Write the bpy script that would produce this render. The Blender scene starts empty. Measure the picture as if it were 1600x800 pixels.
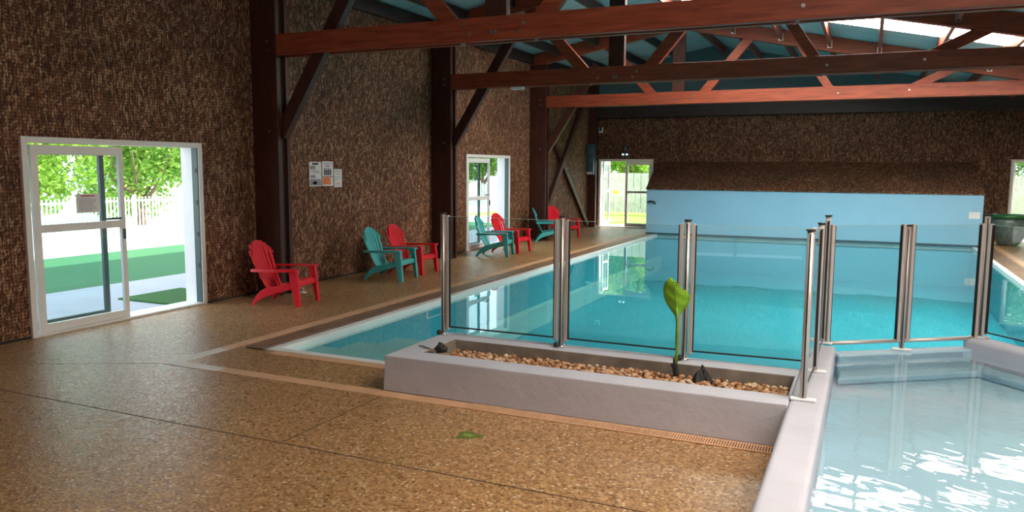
import bpy, bmesh, math, random
from mathutils import Vector, Matrix
random.seed(7)
sc = bpy.context.scene
R = math.radians

# ------------------------------------------------------------------ camera
cd = bpy.data.cameras.new('camera'); cam = bpy.data.objects.new('camera', cd)
sc.collection.objects.link(cam); sc.camera = cam
cd.sensor_width = 36.0; cd.lens = 27.442; cd.clip_start = 0.05; cd.clip_end = 300
rx = Vector((0.9104504954, 0.4135719747, 0.0061739096))
ux = Vector((-0.0518460202, 0.0993011794, 0.9937058247))
bx_ = Vector((0.4103558037, -0.9050400530, 0.1118508689))
cam.matrix_world = Matrix(((rx.x, ux.x, bx_.x, 0), (rx.y, ux.y, bx_.y, 0), (rx.z, ux.z, bx_.z, 1.85), (0, 0, 0, 1)))

# ------------------------------------------------------------------ light and exposure
SKY = 3.2            # world strength
SUN = 12.0
NEAR_FILL = 17.5  # added warm sheet in the near roof, fill for the foreground
SKYLIGHT = 21.0       # translucent roof sheets
REAR = 1.15            # added glowing panes behind the camera, unseen fill light
EXPO = 0.0
vs = sc.view_settings
vs.view_transform = 'Standard'; vs.look = 'None'; vs.exposure = EXPO; vs.gamma = 1.0; vs.use_curve_mapping = False
w = bpy.data.worlds.new('world'); sc.world = w; w.use_nodes = True
nt = w.node_tree; nt.nodes.clear()
wo = nt.nodes.new('ShaderNodeOutputWorld'); bg = nt.nodes.new('ShaderNodeBackground')
bg.inputs[0].default_value = (0.78, 0.90, 1.0, 1); bg.inputs[1].default_value = SKY
nt.links.new(bg.outputs[0], wo.inputs[0])
sd = bpy.data.lights.new('sun', 'SUN'); sd.energy = SUN; sd.angle = R(1.0); sd.color = (1.0, 0.93, 0.80)
so = bpy.data.objects.new('sun', sd); sc.collection.objects.link(so)
so.rotation_euler = Vector((-0.70, -0.33, -0.66)).to_track_quat('-Z', 'Y').to_euler()
so.location = (20, 20, 25)
sc.cycles.max_bounces = 10; sc.cycles.diffuse_bounces = 4; sc.cycles.transparent_max_bounces = 24
sc.cycles.glossy_bounces = 5; sc.cycles.caustics_reflective = False; sc.cycles.caustics_refractive = False
sc.cycles.sample_clamp_indirect = 6.0
try:
    sc.cycles.use_denoising = True
except Exception: pass

# ------------------------------------------------------------------ node helpers
def new_mat(name):
    m = bpy.data.materials.new(name); m.use_nodes = True
    t = m.node_tree; t.nodes.clear()
    out = t.nodes.new('ShaderNodeOutputMaterial')
    return m, t, out
def N(t, typ, **kw):
    n = t.nodes.new(typ)
    for k, v in kw.items(): setattr(n, k, v)
    return n
def bsdf(t, out, col=(.5, .5, .5), rough=.5, metal=0., spec=.5):
    b = N(t, 'ShaderNodeBsdfPrincipled')
    b.inputs['Base Color'].default_value = (*col, 1); b.inputs['Roughness'].default_value = rough
    b.inputs['Metallic'].default_value = metal; b.inputs['Specular IOR Level'].default_value = spec
    t.links.new(b.outputs[0], out.inputs[0]); return b
def mth(t, op, a, b=None, c=None):
    n = N(t, 'ShaderNodeMath', operation=op)
    for i, v in enumerate((a, b, c)):
        if v is None: continue
        if isinstance(v, (int, float)): n.inputs[i].default_value = v
        else: t.links.new(v, n.inputs[i])
    return n.outputs[0]
def mixc(t, f, a, b, mode='MIX'):
    n = N(t, 'ShaderNodeMix', data_type='RGBA', blend_type=mode)
    for i, v in ((0, f), (6, a), (7, b)):
        if isinstance(v, (int, float)): n.inputs[i].default_value = v
        elif isinstance(v, tuple): n.inputs[i].default_value = (*v, 1)
        else: t.links.new(v, n.inputs[i])
    return n.outputs[2]
def ramp(t, f, stops):
    n = N(t, 'ShaderNodeValToRGB'); t.links.new(f, n.inputs[0])
    e = n.color_ramp.elements
    while len(e) < len(stops): e.new(0.5)
    for i, (p, c) in enumerate(stops):
        e[i].position = p; e[i].color = (*c, 1)
    return n.outputs[0]
def world_pos(t):
    return N(t, 'ShaderNodeNewGeometry').outputs['Position']
def obj_pos(t):
    return N(t, 'ShaderNodeTexCoord').outputs['Object']
def mapping(t, v, scale=(1, 1, 1), rot=(0, 0, 0)):
    n = N(t, 'ShaderNodeMapping'); n.inputs['Scale'].default_value = scale; n.inputs['Rotation'].default_value = rot
    t.links.new(v, n.inputs[0]); return n.outputs[0]
def bump(t, h, dist, b, strength=1.0):
    n = N(t, 'ShaderNodeBump'); n.inputs['Distance'].default_value = dist; n.inputs['Strength'].default_value = strength
    t.links.new(h, n.inputs['Height']); t.links.new(n.outputs[0], b.inputs['Normal'])

def simple(name, col, rough=.5, metal=0., spec=.5, var=0.08, scale=6., bmp=0.0, bscale=60.):
    m, t, out = new_mat(name); b = bsdf(t, out, col, rough, metal, spec)
    n = N(t, 'ShaderNodeTexNoise'); n.inputs['Scale'].default_value = scale; n.inputs['Detail'].default_value = 4
    t.links.new(obj_pos(t), n.inputs[0])
    dk = tuple(c * (1 - var) for c in col); lt = tuple(min(1, c * (1 + var)) for c in col)
    t.links.new(ramp(t, n.outputs[0], [(.3, dk), (.7, lt)]), b.inputs['Base Color'])
    if bmp:
        q = N(t, 'ShaderNodeTexNoise'); q.inputs['Scale'].default_value = bscale; q.inputs['Detail'].default_value = 5
        t.links.new(obj_pos(t), q.inputs[0]); bump(t, q.outputs[0], bmp, b)
    return m

def osb(name, u, v, holes=True, tone=1.0, su=1.0):
    """oriented strand board; u, v are world axes of the panel face"""
    m, t, out = new_mat(name); b = bsdf(t, out, rough=.72, spec=.25)
    s = N(t, 'ShaderNodeSeparateXYZ'); t.links.new(world_pos(t), s.inputs[0])
    cu, cv = s.outputs[u], s.outputs[v]
    c = N(t, 'ShaderNodeCombineXYZ'); t.links.new(cu, c.inputs[0]); t.links.new(cv, c.inputs[1])
    flat = c.outputs[0]
    layers = []
    for k, (ang, sx, sy) in enumerate(((.20, 52, 11), (-.30, 46, 10), (1.0, 50, 14))):
        mp = mapping(t, flat, (1, 1, 1), (0, 0, ang)); mp = mapping(t, mp, (sx, sy, 1))
        vo = N(t, 'ShaderNodeTexVoronoi', voronoi_dimensions='2D'); vo.inputs['Scale'].default_value = 1.0
        t.links.new(mp, vo.inputs[0])
        sp = N(t, 'ShaderNodeSeparateColor'); t.links.new(vo.outputs['Color'], sp.inputs[0])
        layers.append(sp.outputs)
    # choose the layer per strand
    pick = mth(t, 'GREATER_THAN', layers[0][1], .5)
    pick2 = mth(t, 'GREATER_THAN', layers[1][1], .62)
    val = mth(t, 'ADD', mth(t, 'MULTIPLY', layers[0][0], pick), mth(t, 'MULTIPLY', layers[1][0], mth(t, 'SUBTRACT', 1.0, pick)))
    n2 = N(t, 'ShaderNodeMix', data_type='FLOAT'); t.links.new(pick2, n2.inputs[0]); t.links.new(val, n2.inputs[2]); t.links.new(layers[2][0], n2.inputs[3])
    k = tone
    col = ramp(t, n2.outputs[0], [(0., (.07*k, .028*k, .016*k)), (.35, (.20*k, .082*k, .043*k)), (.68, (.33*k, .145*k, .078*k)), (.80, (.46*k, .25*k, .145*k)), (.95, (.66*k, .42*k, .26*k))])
    big = N(t, 'ShaderNodeTexNoise'); big.inputs['Scale'].default_value = .9; big.inputs['Detail'].default_value = 3
    t.links.new(flat, big.inputs[0])
    col = mixc(t, 1.0, col, ramp(t, big.outputs[0], [(.3, (.74, .74, .74)), (.7, (1.12, 1.1, 1.06))]), 'MULTIPLY')
    # panel seams every 1.2 m
    f = mth(t, 'FRACT', mth(t, 'DIVIDE', mth(t, 'ADD', cu, 20.0), 1.2))
    seam = mth(t, 'LESS_THAN', f, .006)
    col = mixc(t, seam, col, (.05, .026, .016))
    if holes:
        P = .036
        fu = mth(t, 'SUBTRACT', mth(t, 'FRACT', mth(t, 'DIVIDE', mth(t, 'ADD', cu, 40.), P)), .5)
        fv = mth(t, 'SUBTRACT', mth(t, 'FRACT', mth(t, 'DIVIDE', mth(t, 'ADD', cv, 40.), P)), .5)
        d = mth(t, 'SQRT', mth(t, 'ADD', mth(t, 'MULTIPLY', fu, fu), mth(t, 'MULTIPLY', fv, fv)))
        mr = N(t, 'ShaderNodeMapRange'); t.links.new(d, mr.inputs[0])
        mr.inputs[1].default_value = .20; mr.inputs[2].default_value = .26; mr.inputs[3].default_value = 1; mr.inputs[4].default_value = 0
        col = mixc(t, mth(t, 'MULTIPLY', mr.outputs[0], .95), col, (.03, .016, .011))
    t.links.new(col, b.inputs['Base Color'])
    return m

def wood(name, base, dark, axis_scale=(1.2, 14, 14), rough=.5, spec=.4):
    m, t, out = new_mat(name); b = bsdf(t, out, rough=rough, spec=spec)
    n = N(t, 'ShaderNodeTexNoise'); n.inputs['Scale'].default_value = 1.6; n.inputs['Detail'].default_value = 6; n.inputs['Distortion'].default_value = .6
    t.links.new(mapping(t, obj_pos(t), axis_scale), n.inputs[0])
    kn = N(t, 'ShaderNodeTexVoronoi'); kn.inputs['Scale'].default_value = 1.0
    t.links.new(mapping(t, obj_pos(t), (1.7, 3, 6.5)), kn.inputs[0])
    col = ramp(t, n.outputs[0], [(.28, dark), (.72, base)])
    k = ramp(t, kn.outputs['Distance'], [(.03, (.35, .3, .3)), (.11, (1, 1, 1))])
    t.links.new(mixc(t, 1., col, k, 'MULTIPLY'), b.inputs['Base Color'])
    bump(t, n.outputs[0], .002, b)
    return m

M = {}
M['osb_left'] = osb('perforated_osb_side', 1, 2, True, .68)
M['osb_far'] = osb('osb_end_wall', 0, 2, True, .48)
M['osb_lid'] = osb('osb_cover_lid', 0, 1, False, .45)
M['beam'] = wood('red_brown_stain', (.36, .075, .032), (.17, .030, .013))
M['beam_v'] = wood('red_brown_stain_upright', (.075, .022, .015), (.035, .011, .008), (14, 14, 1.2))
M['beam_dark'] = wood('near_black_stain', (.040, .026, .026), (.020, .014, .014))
M['white_pvc'] = simple('white_frame', (.80, .80, .79), .35, var=.02)
M['grey_pvc'] = simple('dark_green_grey_frame', (.045, .085, .085), .35, var=.04)
M['gasket'] = simple('black_rubber', (.012, .012, .013), .5, var=.1)
M['alu'] = simple('champagne_anodised', (.62, .56, .53), .42, .55, var=.03)
M['chrome'] = simple('polished_steel', (.75, .75, .76), .12, 1.0, var=.02)
M['steel_bolt'] = simple('zinc_bolt', (.36, .36, .36), .35, .9, var=.1)
M['red'] = simple('red_resin', (.76, .012, .03), .32, var=.03)
M['teal'] = simple('teal_resin', (.06, .43, .46), .36, var=.03)
M['paper'] = simple('white_paper', (.78, .78, .80), .6, var=.02)
M['ink'] = simple('black_ink', (.03, .03, .04), .6)
M['ink_grey'] = simple('grey_ink', (.30, .30, .33), .6)
M['ink_orange'] = simple('orange_ink', (.80, .22, .06), .6)
M['ink_red'] = simple('red_ink', (.55, .05, .04), .6)
M['render_wall'] = simple('painted_render', (.50, .51, .59), .62, var=.05, scale=3., bmp=.006, bscale=9.)
M['blue_panel'] = simple('pale_blue_panel', (.25, .50, .68), .4, var=.03, scale=1.)
M['liner'] = simple('turquoise_liner', (.045, .42, .54), .5, var=.03, scale=1.)
M['liner_step'] = simple('pale_turquoise_liner', (.30, .64, .66), .5, var=.03, scale=2.)
M['coping_white'] = simple('white_coping', (.80, .82, .83), .35, var=.03)
M['tile_tan'] = simple('tan_tile', (.62, .36, .21), .5, var=.12, scale=5.)
M['tile_brown'] = simple('worn_brown_tile', (.21, .125, .080), .45, var=.35, scale=5.)
M['tile_pale'] = simple('pale_tile', (.66, .60, .54), .5, var=.05, scale=5.)
M['small_basin'] = simple('pale_aqua_basin', (.33, .49, .60), .5, var=.05, scale=2.)
M['soil'] = simple('dark_soil', (.10, .07, .05), .9, var=.3, scale=30)
M['black'] = simple('matt_black', (.016, .015, .016), .6, var=.2, scale=20, bmp=.01, bscale=30)
M['cabinet'] = simple('blue_grey_cabinet', (.035, .085, .12), .45)
M['grass_art'] = simple('artificial_grass', (.045, .19, .075), .9, var=.2, scale=40, bmp=.01, bscale=200)
M['grass'] = simple('lawn', (.30, .48, .06), .9, var=.2, scale=3)
M['mat_green'] = simple('green_mat', (.025, .13, .02), .95, var=.3, scale=60, bmp=.015, bscale=150)
M['paving'] = simple('pale_paving', (.37, .40, .46), .8, var=.04, scale=2)
M['gravel_out'] = simple('white_gravel', (.78, .77, .74), .9, var=.08, scale=20)
M['fence_white'] = simple('white_fence', (.70, .72, .72), .5, var=.03)
M['fence_wood'] = simple('weathered_boards', (.56, .52, .50), .8, var=.12, scale=4)
M['pot'] = simple('grey_green_glaze', (.12, .18, .17), .3, var=.35, scale=9)
M['pot_rim'] = simple('green_glaze', (.03, .17, .06), .3, var=.2, scale=9)
M['bark'] = simple('bark', (.16, .11, .075), .9, var=.3, scale=12)
M['stem'] = simple('green_stem', (.16, .36, .05), .5, var=.15, scale=20)
M['algae'] = simple('green_algae', (.13, .16, .03), .7, var=.4, scale=40)
M['groove'] = simple('dark_joint', (.045, .03, .02), .8)
M['white_lamp'] = simple('white_plastic', (.75, .77, .78), .4)
M['yellow'] = simple('yellow_plastic', (.75, .75, .04), .5)
M['pool_label'] = M['paper']

# ceiling sheets: pale blue-green metal with thin seams running down the slope
m, t, out = new_mat('ceiling_metal'); b = bsdf(t, out, (.42, .56, .58), .38, 0.0, .5)
s = N(t, 'ShaderNodeSeparateXYZ'); t.links.new(world_pos(t), s.inputs[0])
f = mth(t, 'FRACT', mth(t, 'ADD', s.outputs[1], 20.2)); seam = mth(t, 'LESS_THAN', f, .02)
rib = mth(t, 'SINE', mth(t, 'MULTIPLY', s.outputs[1], 62.8))
t.links.new(mixc(t, seam, (.42, .56, .58), (.03, .04, .045)), b.inputs['Base Color'])
bump(t, rib, .0016, b)
M['ceiling'] = m

# exposed aggregate
m, t, out = new_mat('exposed_aggregate'); b = bsdf(t, out, rough=.42, spec=.45)
p = world_pos(t)
vo = N(t, 'ShaderNodeTexVoronoi'); vo.inputs['Scale'].default_value = 62; t.links.new(p, vo.inputs[0])
sp = N(t, 'ShaderNodeSeparateColor'); t.links.new(vo.outputs['Color'], sp.inputs[0])
v2 = N(t, 'ShaderNodeTexVoronoi'); v2.inputs['Scale'].default_value = 38; t.links.new(p, v2.inputs[0])
s2 = N(t, 'ShaderNodeSeparateColor'); t.links.new(v2.outputs['Color'], s2.inputs[0])
col = ramp(t, sp.outputs[0], [(0., (.17, .086, .034)), (.4, (.34, .182, .076)), (.8, (.46, .262, .118)), (1., (.58, .38, .20))])
chip = mth(t, 'MULTIPLY', mth(t, 'GREATER_THAN', s2.outputs[1], .88), mth(t, 'LESS_THAN', v2.outputs['Distance'], .36))
col = mixc(t, chip, col, (.66, .55, .42))
bn = N(t, 'ShaderNodeTexNoise'); bn.inputs['Scale'].default_value = .7; bn.inputs['Detail'].default_value = 4; t.links.new(p, bn.inputs[0])
col = mixc(t, 1., col, ramp(t, bn.outputs[0], [(.3, (.84, .84, .84)), (.7, (1.12, 1.1, 1.08))]), 'MULTIPLY')
t.links.new(col, b.inputs['Base Color'])
bump(t, vo.outputs['Distance'], .003, b, .35)
t.links.new(ramp(t, sp.outputs[2], [(0, (.26,)*3), (1, (.5,)*3)]), b.inputs['Roughness'])
M['deck'] = m

# gravel stones: colour per stone
m, t, out = new_mat('river_gravel'); b = bsdf(t, out, rough=.75, spec=.3)
g = N(t, 'ShaderNodeNewGeometry')
t.links.new(ramp(t, g.outputs['Random Per Island'], [(0, (.16, .065, .030)), (.35, (.42, .20, .095)), (.7, (.58, .35, .20)), (1, (.70, .55, .40))]), b.inputs['Base Color'])
M['gravel'] = m

def see_through(name, ior, tint, bumps=None, gloss=1.0):
    m, t, out = new_mat(name)
    fr = N(t, 'ShaderNodeFresnel'); fr.inputs['IOR'].default_value = ior
    tr = N(t, 'ShaderNodeBsdfTransparent'); tr.inputs[0].default_value = (*tint, 1)
    gl = N(t, 'ShaderNodeBsdfGlossy'); gl.inputs['Roughness'].default_value = 0.0; gl.inputs[0].default_value = (gloss,)*3 + (1,)
    mx = N(t, 'ShaderNodeMixShader')
    gb_ = N(t, 'ShaderNodeNewGeometry').outputs['Backfacing']
    t.links.new(mth(t, 'MULTIPLY', fr.outputs[0], mth(t, 'SUBTRACT', 1.0, gb_)), mx.inputs[0]); t.links.new(tr.outputs[0], mx.inputs[1]); t.links.new(gl.outputs[0], mx.inputs[2])
    t.links.new(mx.outputs[0], out.inputs[0])
    if bumps:
        hs = None
        for (sx, sy, rot, amp, dist) in bumps:
            n = N(t, 'ShaderNodeTexNoise'); n.inputs['Scale'].default_value = 1; n.inputs['Detail'].default_value = 1.5; n.inputs['Distortion'].default_value = dist
            t.links.new(mapping(t, mapping(t, world_pos(t), (1, 1, 1), (0, 0, rot)), (sx, sy, 1)), n.inputs[0])
            h = mth(t, 'MULTIPLY', n.outputs[0], amp)
            hs = h if hs is None else mth(t, 'ADD', hs, h)
        bu = N(t, 'ShaderNodeBump'); bu.inputs['Distance'].default_value = 1.0; bu.inputs['Strength'].default_value = 1.0
        t.links.new(hs, bu.inputs['Height'])
        t.links.new(bu.outputs[0], fr.inputs['Normal']); t.links.new(bu.outputs[0], gl.inputs['Normal'])
    return m
M['glass_edge'] = simple('green_glass_edge', (.35, .52, .50), .15)
M['glass'] = see_through('clear_glass', 1.5, (.93, .965, .955))
M['door_glass'] = see_through('door_glass', 1.5, (.93, .97, .97))
M['water'] = see_through('pool_water', 1.33, (.80, .97, .98), [(1.1, 2.2, .3, .0010, .4), (.35, .5, .8, .002, 0)])
M['water_small'] = see_through('paddling_water', 1.33, (.93, .985, .99), [(4.2, 9.0, .42, .0010, .9), (1.1, 2.4, .2, .0020, .3)])

def emis(name, col, s):
    m, t, out = new_mat(name); e = N(t, 'ShaderNodeEmission'); e.inputs[0].default_value = (*col, 1); e.inputs[1].default_value = s
    n = N(t, 'ShaderNodeTexNoise'); n.inputs['Scale'].default_value = 1.2; t.links.new(obj_pos(t), n.inputs[0])
    t.links.new(ramp(t, n.outputs[0], [(.3, tuple(c * .92 for c in col)), (.7, col)]), e.inputs[0])
    t.links.new(e.outputs[0], out.inputs[0]); return m
M['skylight'] = emis('daylit_translucent_sheet', (1.0, .93, .82), SKYLIGHT)
M['skylight_warm'] = emis('daylit_amber_sheet', (1.0, .87, .74), NEAR_FILL)  # glow of the added near sheet
M['rear_glow'] = emis('daylit_obscured_glass', (1.0, .90, .78), REAR)  # glow of the added rear panes
M['lamp_on'] = emis('lamp_lens_lit', (.9, 1., .95), 1.6)

def leaf_mat(name, a, b_, c):
    m, t, out = new_mat(name)
    g = N(t, 'ShaderNodeNewGeometry')
    col = ramp(t, g.outputs['Random Per Island'], [(0, a), (.5, b_), (1, c)])
    d = N(t, 'ShaderNodeBsdfDiffuse'); tl = N(t, 'ShaderNodeBsdfTranslucent'); mx = N(t, 'ShaderNodeMixShader'); mx.inputs[0].default_value = .45
    t.links.new(col, d.inputs[0]); t.links.new(col, tl.inputs[0])
    t.links.new(d.outputs[0], mx.inputs[1]); t.links.new(tl.outputs[0], mx.inputs[2]); t.links.new(mx.outputs[0], out.inputs[0])
    return m
M['leaf_light'] = leaf_mat('light_green_leaves', (.14, .30, .03), (.30, .50, .07), (.55, .68, .18))
M['leaf_mid'] = leaf_mat('mid_green_leaves', (.08, .22, .04), (.20, .40, .07), (.40, .55, .14))
M['leaf_dark'] = leaf_mat('dark_green_leaves', (.03, .09, .02), (.08, .20, .04), (.20, .36, .08))
m, t, out = new_mat('banana_leaf')
d = N(t, 'ShaderNodeBsdfPrincipled'); d.inputs['Roughness'].default_value = .35
tl = N(t, 'ShaderNodeBsdfTranslucent'); mx = N(t, 'ShaderNodeMixShader'); mx.inputs[0].default_value = .4
wv = N(t, 'ShaderNodeTexWave'); wv.inputs['Scale'].default_value = 16; wv.inputs['Distortion'].default_value = 1.2; wv.bands_direction = 'Z'
t.links.new(obj_pos(t), wv.inputs[0])
lc = ramp(t, wv.outputs[0], [(0, (.27, .54, .03)), (1, (.36, .64, .055))])
t.links.new(lc, d.inputs['Base Color']); t.links.new(lc, tl.inputs[0])
t.links.new(d.outputs[0], mx.inputs[1]); t.links.new(tl.outputs[0], mx.inputs[2]); t.links.new(mx.outputs[0], out.inputs[0])
M['banana'] = m

# ------------------------------------------------------------------ mesh helpers
class MB:
    def __init__(s): s.v = []; s.f = []
    def add(s, vs, fs):
        o = len(s.v); s.v += [tuple(x) for x in vs]; s.f += [tuple(i + o for i in q) for q in fs]; return s
    def box(s, x0, x1, y0, y1, z0, z1):
        return s.add([(x0, y0, z0), (x1, y0, z0), (x1, y1, z0), (x0, y1, z0), (x0, y0, z1), (x1, y0, z1), (x1, y1, z1), (x0, y1, z1)],
                     [(3, 2, 1, 0), (4, 5, 6, 7), (0, 1, 5, 4), (1, 2, 6, 5), (2, 3, 7, 6), (3, 0, 4, 7)])
    def prism(s, pts, axis, a, b):
        """polygon pts (2D) extruded along axis (0,1,2) from a to b; remaining axes in order"""
        n = len(pts); vs = []
        for c in (a, b):
            for (p, q) in pts:
                if axis == 0: vs.append((c, p, q))
                elif axis == 1: vs.append((p, c, q))
                else: vs.append((p, q, c))
        fs = [tuple(range(n))[::-1], tuple(range(n, 2 * n))] + [(i, (i + 1) % n, n + (i + 1) % n, n + i) for i in range(n)]
        return s.add(vs, fs)
    def bar(s, p, q, w, h, up=(0, 0, 1), w2=None, h2=None):
        p = Vector(p); q = Vector(q); d = (q - p).normalized(); u = Vector(up)
        sd = d.cross(u)
        if sd.length < 1e-4: sd = d.cross(Vector((1, 0, 0)))
        sd.normalize(); u = sd.cross(d).normalized()
        vs = []
        for c, ww, hh in ((p, w, h), (q, w2 or w, h2 or h)):
            for a, b in ((-1, -1), (1, -1), (1, 1), (-1, 1)): vs.append(c + sd * a * ww / 2 + u * b * hh / 2)
        return s.add(vs, [(3, 2, 1, 0), (4, 5, 6, 7), (0, 1, 5, 4), (1, 2, 6, 5), (2, 3, 7, 6), (3, 0, 4, 7)])
    def tube(s, pts, rad, n=10):
        pts = [Vector(p) for p in pts]; rs = rad if isinstance(rad, (list, tuple)) else [rad] * len(pts)
        vs = []; fs = []; ref = None
        for i, p in enumerate(pts):
            d = (pts[min(i + 1, len(pts) - 1)] - pts[max(i - 1, 0)]).normalized()
            if ref is None:
                ref = d.cross(Vector((0, 0, 1)))
                if ref.length < 1e-3: ref = d.cross(Vector((1, 0, 0)))
            a = (ref - d * ref.dot(d)).normalized(); b = d.cross(a); ref = a
            for k in range(n):
                th = 2 * math.pi * k / n; vs.append(p + (a * math.cos(th) + b * math.sin(th)) * rs[i])
        for i in range(len(pts) - 1):
            for k in range(n): fs.append((i * n + k, i * n + (k + 1) % n, (i + 1) * n + (k + 1) % n, (i + 1) * n + k))
        fs += [tuple(range(n))[::-1], tuple(range((len(pts) - 1) * n, len(pts) * n))]
        return s.add(vs, fs)
    def lathe(s, prof, n=24, c=(0, 0, 0)):
        vs = []; fs = []
        for (r_, z) in prof:
            for k in range(n):
                th = 2 * math.pi * k / n; vs.append((c[0] + r_ * math.cos(th), c[1] + r_ * math.sin(th), c[2] + z))
        for i in range(len(prof) - 1):
            for k in range(n): fs.append((i * n + k, i * n + (k + 1) % n, (i + 1) * n + (k + 1) % n, (i + 1) * n + k))
        fs += [tuple(range(n))[::-1], tuple(range((len(prof) - 1) * n, len(prof) * n))]
        return s.add(vs, fs)
    def ribbon(s, prof, th):
        """closed strip from a list of (point, half-width vector, normal)"""
        vs = []
        for p, hw, nn in prof:
            p = Vector(p); hw = Vector(hw); nn = Vector(nn).normalized() * th / 2
            vs += [p - hw - nn, p + hw - nn, p + hw + nn, p - hw + nn]
        fs = [(3, 2, 1, 0)]
        for i in range(len(prof) - 1):
            a = i * 4; b = a + 4
            for k in range(4): fs.append((a + k, a + (k + 1) % 4, b + (k + 1) % 4, b + k))
        l = (len(prof) - 1) * 4; fs.append((l, l + 1, l + 2, l + 3))
        return s.add(vs, fs)
    def build(s, name, mat, parent=None, bevel=0, segs=2, smooth=False, loc=None, rotz=0):
        me = bpy.data.meshes.new(name); me.from_pydata(s.v, [], s.f); me.update()
        bm = bmesh.new(); bm.from_mesh(me)
        if len(bm.faces) > 1: bmesh.ops.recalc_face_normals(bm, faces=bm.faces)
        bm.to_mesh(me); bm.free()
        me.materials.append(mat)
        if smooth:
            for p in me.polygons: p.use_smooth = True
        o = bpy.data.objects.new(name, me); sc.collection.objects.link(o)
        if bevel:
            md = o.modifiers.new('bevel', 'BEVEL'); md.width = bevel; md.segments = segs; md.limit_method = 'ANGLE'; md.angle_limit = R(40)
        if parent is not None: o.parent = parent
        if loc is not None: o.location = loc
        if rotz: o.rotation_euler.z = rotz
        return o

def tag(o, label=None, cat=None, group=None, kind=None):
    if label: o['label'] = label
    if cat: o['category'] = cat
    if group: o['group'] = group
    if kind: o['kind'] = kind
    return o
def thing(name, loc, label, cat, group=None, rotz=0):
    o = bpy.data.objects.new(name, None); sc.collection.objects.link(o)
    o.location = loc; o.rotation_euler.z = rotz; o.empty_display_size = .1
    return tag(o, label, cat, group)
KIDS = {}
def copy_tree(o, parent=None):
    c = o.copy(); sc.collection.objects.link(c)
    if parent is not None: c.parent = parent
    for ch in [x for x in sc.objects if x.parent == o]: copy_tree(ch, c)
    return c
def dup(o, loc, rotz, label, group=None):
    c = copy_tree(o); c.location = loc; c.rotation_euler.z = rotz; c['label'] = label
    if group: c['group'] = group
    return c
def struct(mb, name, mat, label=None, **kw):
    o = mb.build(name, mat, **kw); o['kind'] = 'structure'
    if label: o['label'] = label
    return o

# ================================================================== dimensions (metres)
WL = -8.09; WLo = -8.39          # left wall, inner and outer face
WF = 23.94; WFo = 24.22          # far wall
WR = 5.30; WB = -4.6             # right and rear walls (out of view)
PX0, PX1, PY0, PY1 = -5.38, 2.38, 6.15, 21.86   # main pool water
WZ = -0.03
def chord(x): return 4.21 - .21 * (x - .26)    # underside of the right-hand top chord
RX = -4.27; RZ = chord(RX)
def ceil_z(x): return chord(x) + .33 if x >= RX else RZ + .33 - .19 * (RX - x)

# ================================================================== SHELL
# --- floor slab pieces round the pool opening
fl = MB()
fl.box(WLo, WR, WB, PY0 - .1, -.25, 0)
fl.box(WLo, PX0 - .1, PY0 - .1, WFo, -.25, 0)
fl.box(PX1 + .1, WR, PY0 - .1, WFo, -.25, 0)
fl.box(PX0 - .1, PX1 + .1, PY1 + .1, WFo, -.25, 0)
struct(fl, 'floor', M['deck'], 'brown exposed-aggregate concrete pool deck')
# saw-cut joints
j = MB(); j.box(WL, -.43, 3.985, 3.995, 0, .0012); struct(j, 'trim_1', M['groove'], 'long dark saw-cut joint across the deck')
j = MB(); j.box(-3.518, -3.510, 3.995, 5.16, 0, .0012); struct(j, 'trim_2', M['groove'], 'short dark saw-cut joint across the deck')
j = MB(); j.bar((-8.05, 4.14, .0006), (-6.0, 5.19, .0006), .006, .0012); struct(j, 'trim_3', M['groove'], 'faint diagonal joint from the strip corner')

# --- left wall with two door openings
D1 = (5.36, 7.80); D2 = (15.32, 17.63); DH = 2.152
lw = MB()
for a, b_, z0, z1 in ((WB, D1[0], 0, 4.8), (D1[1], D2[0], 0, 4.8), (D2[1], WFo, 0, 4.8), (D1[0], D1[1], DH, 4.8), (D2[0], D2[1], DH, 4.8)):
    lw.box(WLo, WL, a, b_, z0, z1)
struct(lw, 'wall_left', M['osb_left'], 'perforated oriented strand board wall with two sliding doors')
bb = MB()  # black strip painted as the shade in the gap under the panels
for a, b_ in ((WB, D1[0]), (D1[1], 8.8), (9.06, 13.85), (14.11, D2[0]), (D2[1], 18.9), (19.16, 23.6)): bb.box(WL, WL + .006, a, b_, 0, .028)
struct(bb, 'baseboard_left', M['gasket'], 'thin dark gap at the foot of the board wall')
# --- far wall with two door openings
E1 = (-7.83, -6.07); E2 = (3.36, 5.10)
fw = MB()
for a, b_, z0, z1 in ((WL, E1[0], 0, 3.85), (E1[1], E2[0], 0, 3.85), (E2[1], WR, 0, 3.85), (E1[0], E1[1], DH, 3.85), (E2[0], E2[1], DH, 3.85)):
    fw.box(a, b_, WF, WFo, z0, z1)
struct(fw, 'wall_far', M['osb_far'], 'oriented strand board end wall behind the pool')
gb = MB(); gb.prism([(WL, 3.85), (WR, 3.85), (WR, ceil_z(WR)), (RX, ceil_z(RX)), (WL, ceil_z(WL))][0:2] + [(WR, 3.851), (RX, ceil_z(RX)), (WL, ceil_z(WL))], 1, WF, WFo)
M['gable'] = simple('dark_teal_metal', (.085, .15, .17), .45, var=.05, scale=1)
struct(gb, 'wall_gable', M['gable'], 'blue-grey metal gable above the end wall')
rw = MB(); rw.box(WR, WR + .2, WB, WFo, 0, 3.6); struct(rw, 'wall_right', M['osb_left'])
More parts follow.
